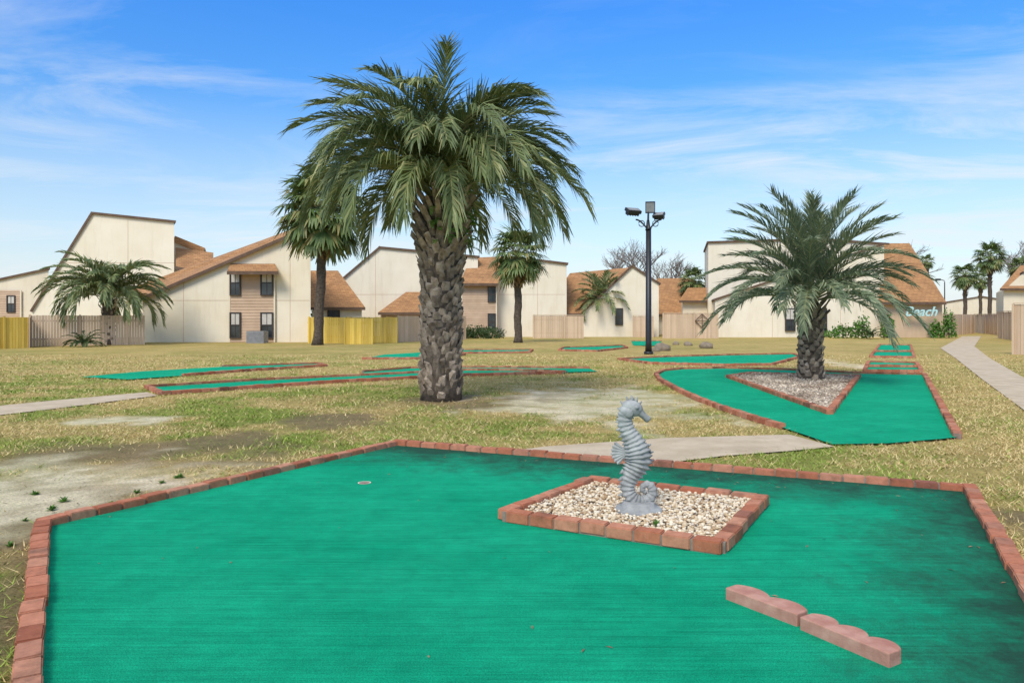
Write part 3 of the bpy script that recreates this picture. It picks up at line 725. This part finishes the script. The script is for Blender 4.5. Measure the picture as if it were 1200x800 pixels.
b=empty('townhouse'); prism(b,[(366,None),(366,358),(424,358),(424,None)],53,6,'stucco2'); quadroof(b,[(364,360,52.6),(428,360,52.6),(396,317,57),(364,317,57)])
window(b,385,362,397,380,52.95)
b=empty('townhouse'); prism(b,[(398,None),(398,331),(445,291),(482,294.5),(560,302),(560,None)],62,8,'stucco',caps=(1,2,3)); joints(b,62,hl=[(400,480,345)],vl=[(440,296,None)])
prism(b,[(446,None),(446,364),(493,364),(493,None)],59,2,'siding'); quadroof(b,[(443,366,58.6),(497,366,58.6),(499,342,61.5),(476,342,61.5)])
prism(b,[(396,None),(396,336),(410,333),(410,None)],66,5,'stucco2',caps=(1,))
b=empty('townhouse'); prism(b,[(540,None),(540,330),(583,330),(583,None)],60,6,'siding'); siding(b,542,330,581,None,59.95); window(b,572.5,337,580,353,59.88); window(b,572.5,368,580,386,59.88)
quadroof(b,[(538,332,59.4),(584,332,59.4),(598,300,64),(552,302,64)])
prism(b,[(583,None),(583,322),(598,302),(664,310),(664,None)],61,8,'stucco',caps=(1,2)); joints(b,61,hl=[(585,662,345)],vl=[(630,310,None)])
b=empty('townhouse'); prism(b,[(637,None),(637,365),(690,365),(690,None)],62,6,'stucco2'); quadroof(b,[(634,367,61.5),(700,367,61.5),(742,313,68),(668,320,68)])
prism(b,[(684,None),(684,366),(741,313),(772,333),(772,None)],61.2,7,'stucco',caps=(1,2)); window(b,722,362,729,380,61.15)
b=empty('townhouse'); prism(b,[(764,None),(764,367),(832,367),(832,None)],70,6,'stucco2'); quadroof(b,[(758,368,69.5),(838,368,69.5),(812,326,75),(770,326,75)])
quadroof(b,[(796,352,66),(834,352,66),(832,337,68),(806,337,68)],)
prism(b,[(800,None),(800,352),(832,352),(832,None)],66.5,3,'stucco2')
b=empty('townhouse'); prism(b,[(830,None),(830,285),(960,281),(1040,287),(1040,None)],64,9,'stucco',caps=(1,2))
prism(b,[(838,None),(838,352),(905,330),(1036,287),(1036,None)],60,4,'stucco',caps=(1,2)); joints(b,60,vl=[(905,334,None),(985,310,None)])
quadroof(b,[(1030,354,58.4),(1109,354,58.4),(1066,285,64),(1036,285,64)])
prism(b,[(1036,None),(1036,353),(1104,353),(1104,None)],59,5,'fence_tan')
for x0,x1 in ((921,931),(959,968)): window(b,x0,362,x1,387,59.9)
cu=bpy.data.curves.new('building_sign','FONT'); cu.body='Beach'; cu.size=1.05; cu.extrude=.03; cu.shear=.35; cu.offset=.015
so=bpy.data.objects.new('building_sign',cu); col.objects.link(so); so.location=(X(1060,58.2),58.2,Z(370,58.2)); so.rotation_euler=(pi/2,0,0); cu.materials.append(M['turq'])
b=empty('townhouse'); prism(b,[(1176,None),(1176,340),(1200,320),(1290,318),(1290,None)],72,8,'stucco2',caps=(2,)); quadroof(b,[(1172,338,71.5),(1300,338,71.5),(1300,311,76),(1196,311,76)])
b=empty('townhouse'); prism(b,[(1100,None),(1100,356),(1150,348),(1178,352),(1178,None)],105,8,'stucco2',caps=(1,2))

# ------------------------------------------------------------------ fences
def fence(p0,p1,h,mat,name='wooden_fence',bw=.14,cap=False):
    a=Vector((*p0,0)); b=Vector((*p1,0)); d=b-a; L=d.length; t=d/L; nn=Vector((t.y,-t.x,0)); r=random.Random(int(L*100)); mb=MB()
    k=0.0
    while k<L-.05:
        w=min(bw-.012,L-k); hh=h+r.uniform(-.015,.015); q0=a+t*k; q1=a+t*(k+w); o=nn*(.012+r.uniform(0,.006))
        vs=[q0-o,q1-o,q1+o,q0+o]; mb.add([(v.x,v.y,-.02) for v in vs]+[(v.x,v.y,hh) for v in vs],[(0,1,5,4),(1,2,6,5),(2,3,7,6),(3,0,4,7),(4,5,6,7)]); k+=bw
    for zz in (.35,h-.35):
        q0=a-nn*.03; q1=b-nn*.03; q2=b-nn*.075; q3=a-nn*.075
        mb.add([(v.x,v.y,zz) for v in (q0,q1,q2,q3)]+[(v.x,v.y,zz+.09) for v in (q0,q1,q2,q3)],[(0,1,5,4),(1,2,6,5),(2,3,7,6),(3,0,4,7),(4,5,6,7),(0,3,2,1)])
    k=0.0
    while k<L:
        q=a+t*k+nn*.03; s=t*.05; o=nn*.04; vs=[q-s,q+s,q+s+o,q-s+o]
        mb.add([(v.x,v.y,-.02) for v in vs]+[(v.x,v.y,h+.04) for v in vs],[(0,1,5,4),(1,2,6,5),(2,3,7,6),(3,0,4,7),(4,5,6,7)]); k+=2.4
    if cap:
        q=[a-nn*.06,b-nn*.06,b+nn*.08,a+nn*.08]; mb.add([(v.x,v.y,h+.045) for v in q]+[(v.x,v.y,h+.085) for v in q],[(0,1,5,4),(1,2,6,5),(2,3,7,6),(3,0,4,7),(4,5,6,7),(0,3,2,1)])
    e=empty(name); mb.obj('boards',M[mat],e)
def fpx(px0,D0,px1,D1,h,mat,**k): fence((X(px0,D0),D0),(X(px1,D1),D1),h,mat,**k)
fpx(-60,36,33,39,1.62,'fence_yel'); fpx(35,41,170,44,1.72,'fence_tan'); fpx(33,39,35,41,1.62,'fence_tan')
fpx(362,46,466,46.5,1.62,'fence_yel'); fpx(404,44.5,438,44.7,1.55,'fence_yel'); fpx(466,48,545,54,1.7,'fence_tan'); fpx(362,46,364,48,1.6,'fence_yel')
fpx(625,57,684,57,1.75,'fence_tan',cap=True); fpx(742,60,766,60,1.7,'fence_tan',cap=True); fpx(777,57,842,57,1.9,'fence_tan',cap=True)
e=empty('diamond_fence_ornament',(X(823,56.8),56.85,Z(376,57))); mb=MB()
for a in (45,135,225,315):
    c=Vector((cos(radians(a)),0,sin(radians(a))))*.38; p=Vector((-c.z,0,c.x)); mb.tube([c-p*1.0,c+p*1.0],[.035,.035],6)
for a in (0,90): 
    c=Vector((cos(radians(a)),0,sin(radians(a)))); mb.tube([-c*.5,c*.5],[.03,.03],6)
mb.obj('bars',M['trim'],e)
fpx(1104,62,1142,75,1.9,'fence_tan'); fpx(1142,80,1185,62,1.9,'fence_tan',cap=True); fpx(1170,58,1240,40,2.0,'fence_tan',cap=True); fpx(1188,32,1260,30,2.15,'fence_tan',cap=True)
def rock(px,py,w,seed):
    gx,gy=G(px,py); rr=np.random.RandomState(seed); n_=IV*(1+.35*(rr.rand(len(IV),1)-.5)); v=n_*np.array([w,w*.7,w*.62])+np.array([0,0,w*.3])
    e=empty('boulder',(gx,gy,0)); np_mesh('stone',v,IF,M['rock'],e)
rock(828,408,.36,1); rock(776,411,.42,2); rock(768,412,.25,3); rock(792,404,.22,5); rock(806,405,.26,6)

# ------------------------------------------------------------------ lamp post
gx,gy=G(760,415); k=gy/F
def lz(py): return Z(py,gy)
lp=empty('floodlight_pole',(gx,gy,0)); mb=MB()
mb.tube([(0,0,0),(0,0,.12)],[.2,.2],16); mb.tube([(0,0,.1),(0,0,.5),(0,0,lz(268))],[.15,.13,.115],16)
mb.tube([(0,0,lz(269)),(-.02,0,lz(267)),(-.02,0,lz(258))],[.16,.10,.06],12); mb.obj('pole',M['black'],lp,True)
mb=MB()
for sx in (-1,1):
    pts=[Vector((sx*.04,0,lz(268)))]
    for i in range(9):
        t=i/8; pts.append(Vector((sx*(.06+.5*t),0,lz(268)+.30*sin(t*pi*.55)+.1*t)))
    mb.tube(pts,[.035]*len(pts),6)
    pts=[Vector((sx*(.30+.13*cos(a*.6)),0,lz(262)+.13*sin(a*.6))) for a in range(11)]; mb.tube(pts,[.02]*11,5)
mb.tube([(-.02,0,lz(262)),(0,0,lz(240))],[.05,.04],8)
mb.obj('scroll_brackets',M['black'],lp)
def lampbox(cx,cz,w,h,d,tilt,yaw):
    m1=MB(); m1.box(-w/2,w/2,-d/2,d/2,-h/2,h/2); m1.box(-w*.42,w*.42,d/2-.001,d/2+.10,-h*.36,h*.36)
    for i in range(5): m1.box(-w*.4+i*w*.2-.01,-w*.4+i*w*.2+.01,d/2+.1,d/2+.14,-h*.3,h*.3)
    R=Matrix.Translation((cx,0,cz))@Matrix.Rotation(yaw,4,'Z')@Matrix.Rotation(tilt,4,'X')
    m1.v=[tuple(R@Vector(v)) for v in m1.v]; m1.obj('floodlight',M['black'],lp)
    m2=MB(); m2.box(-w*.43,w*.43,-d/2-.012,-d/2-.002,-h*.4,h*.4); m2.v=[tuple(R@Vector(v)) for v in m2.v]; m2.obj('floodlight_lens',M['ac'],lp)
lampbox((742-760)*k,lz(247),.66,.36,.14,radians(-60),radians(25)); lampbox((762-760)*k,lz(243),.42,.50,.16,radians(12),radians(-10)); lampbox((772-760)*k,lz(252),.50,.30,.12,radians(-55),radians(-30))
e=empty('street_lamp',(X(1107,100),100,0)); mb=MB(); mb.tube([(0,0,0),(0,0,Z(330,100))],[.09,.06],8); mb.tube([(0,0,Z(329,100)),(-.7,0,Z(327,100))],[.05,.05],6); mb.box(-1.2,-.6,-.15,.15,Z(328.5,100),Z(326.5,100)); mb.obj('pole',M['black'],e)

# ------------------------------------------------------------------ world, sun, camera
EL=radians(46); ROT=radians(205)
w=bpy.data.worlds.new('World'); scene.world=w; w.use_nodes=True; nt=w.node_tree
bg=nt.nodes['Background']; sky=nt.nodes.new('ShaderNodeTexSky'); sky.sky_type='NISHITA'; sky.sun_disc=False
sky.sun_elevation=EL; sky.sun_rotation=ROT; sky.air_density=1.0; sky.dust_density=.6; sky.ozone_density=1.5
tc=nt.nodes.new('ShaderNodeTexCoord'); sep=nt.nodes.new('ShaderNodeSeparateXYZ'); nt.links.new(tc.outputs['Generated'],sep.inputs[0])
zc=mth(nt,'MAXIMUM',sep.outputs[2],0.0); zz=mth(nt,'ADD',zc,.10)
cb=nt.nodes.new('ShaderNodeCombineXYZ'); nt.links.new(mth(nt,'DIVIDE',sep.outputs[0],zz),cb.inputs[0]); nt.links.new(mth(nt,'DIVIDE',sep.outputs[1],zz),cb.inputs[1])
mp=nt.nodes.new('ShaderNodeMapping'); nt.links.new(cb.outputs[0],mp.inputs[0]); mp.inputs['Rotation'].default_value=(0,0,radians(20)); mp.inputs['Scale'].default_value=(.5,1.0,1); mp.inputs['Location'].default_value=(2.3,.7,0)
n1=noise(nt,1.5,12,.64,mp.outputs[0],.9); n2=noise(nt,.6,4,.5,mp.outputs[0],.3)
cm=mth(nt,'MULTIPLY',ramp(nt,n1,[(.45,(0,0,0)),(.66,(1,1,1))]),ramp(nt,n2,[(.38,(.15,.15,.15)),(.56,(1,1,1))]))
tint=ramp(nt,zc,[(0,(.50,.50,.50)),(.15,(.36,.47,.54)),(.28,(.20,.43,.64)),(.40,(.14,.42,.76)),(.48,(.15,.43,.76)),(.75,(.62,.68,.76))])  # last stop whitens the unseen overhead sky for softer top light
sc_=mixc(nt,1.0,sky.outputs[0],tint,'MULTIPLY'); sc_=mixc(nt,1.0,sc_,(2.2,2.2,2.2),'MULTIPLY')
haze_top_fill=ramp(nt,zc,[(0,(.8,.8,.8)),(.10,(.45,.45,.45)),(.28,(.0,.0,.0)),(.5,(0,0,0)),(.8,(.75,.75,.75))])  # low stops: horizon haze; high stops: white added overhead, out of view, as top light
c=mixc(nt,haze_top_fill,sc_,(4.9,5.45,6.0)); c=mixc(nt,mth(nt,'MULTIPLY',cm,.72),c,(5.7,6.0,6.3))
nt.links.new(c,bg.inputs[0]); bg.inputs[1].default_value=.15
sun=bpy.data.lights.new('sun','SUN'); sun.energy=3.0; sun.angle=radians(22); sun.color=(1,.935,.82)
so=bpy.data.objects.new('sun',sun); col.objects.link(so)
d=Vector((sin(ROT)*cos(EL),cos(ROT)*cos(EL),sin(EL))); so.rotation_euler=d.to_track_quat('Z','Y').to_euler()
cam=bpy.data.cameras.new('camera'); cam.lens=36*F/1200; cam.sensor_width=36; cam.shift_y=(HY-400)/1200; cam.clip_end=6000; cam.clip_start=.05
co=bpy.data.objects.new('camera',cam); co.location=(0,0,H); co.rotation_euler=(pi/2,0,0); col.objects.link(co); scene.camera=co
scene.view_settings.view_transform='Standard'; scene.view_settings.look='None'; scene.view_settings.exposure=0
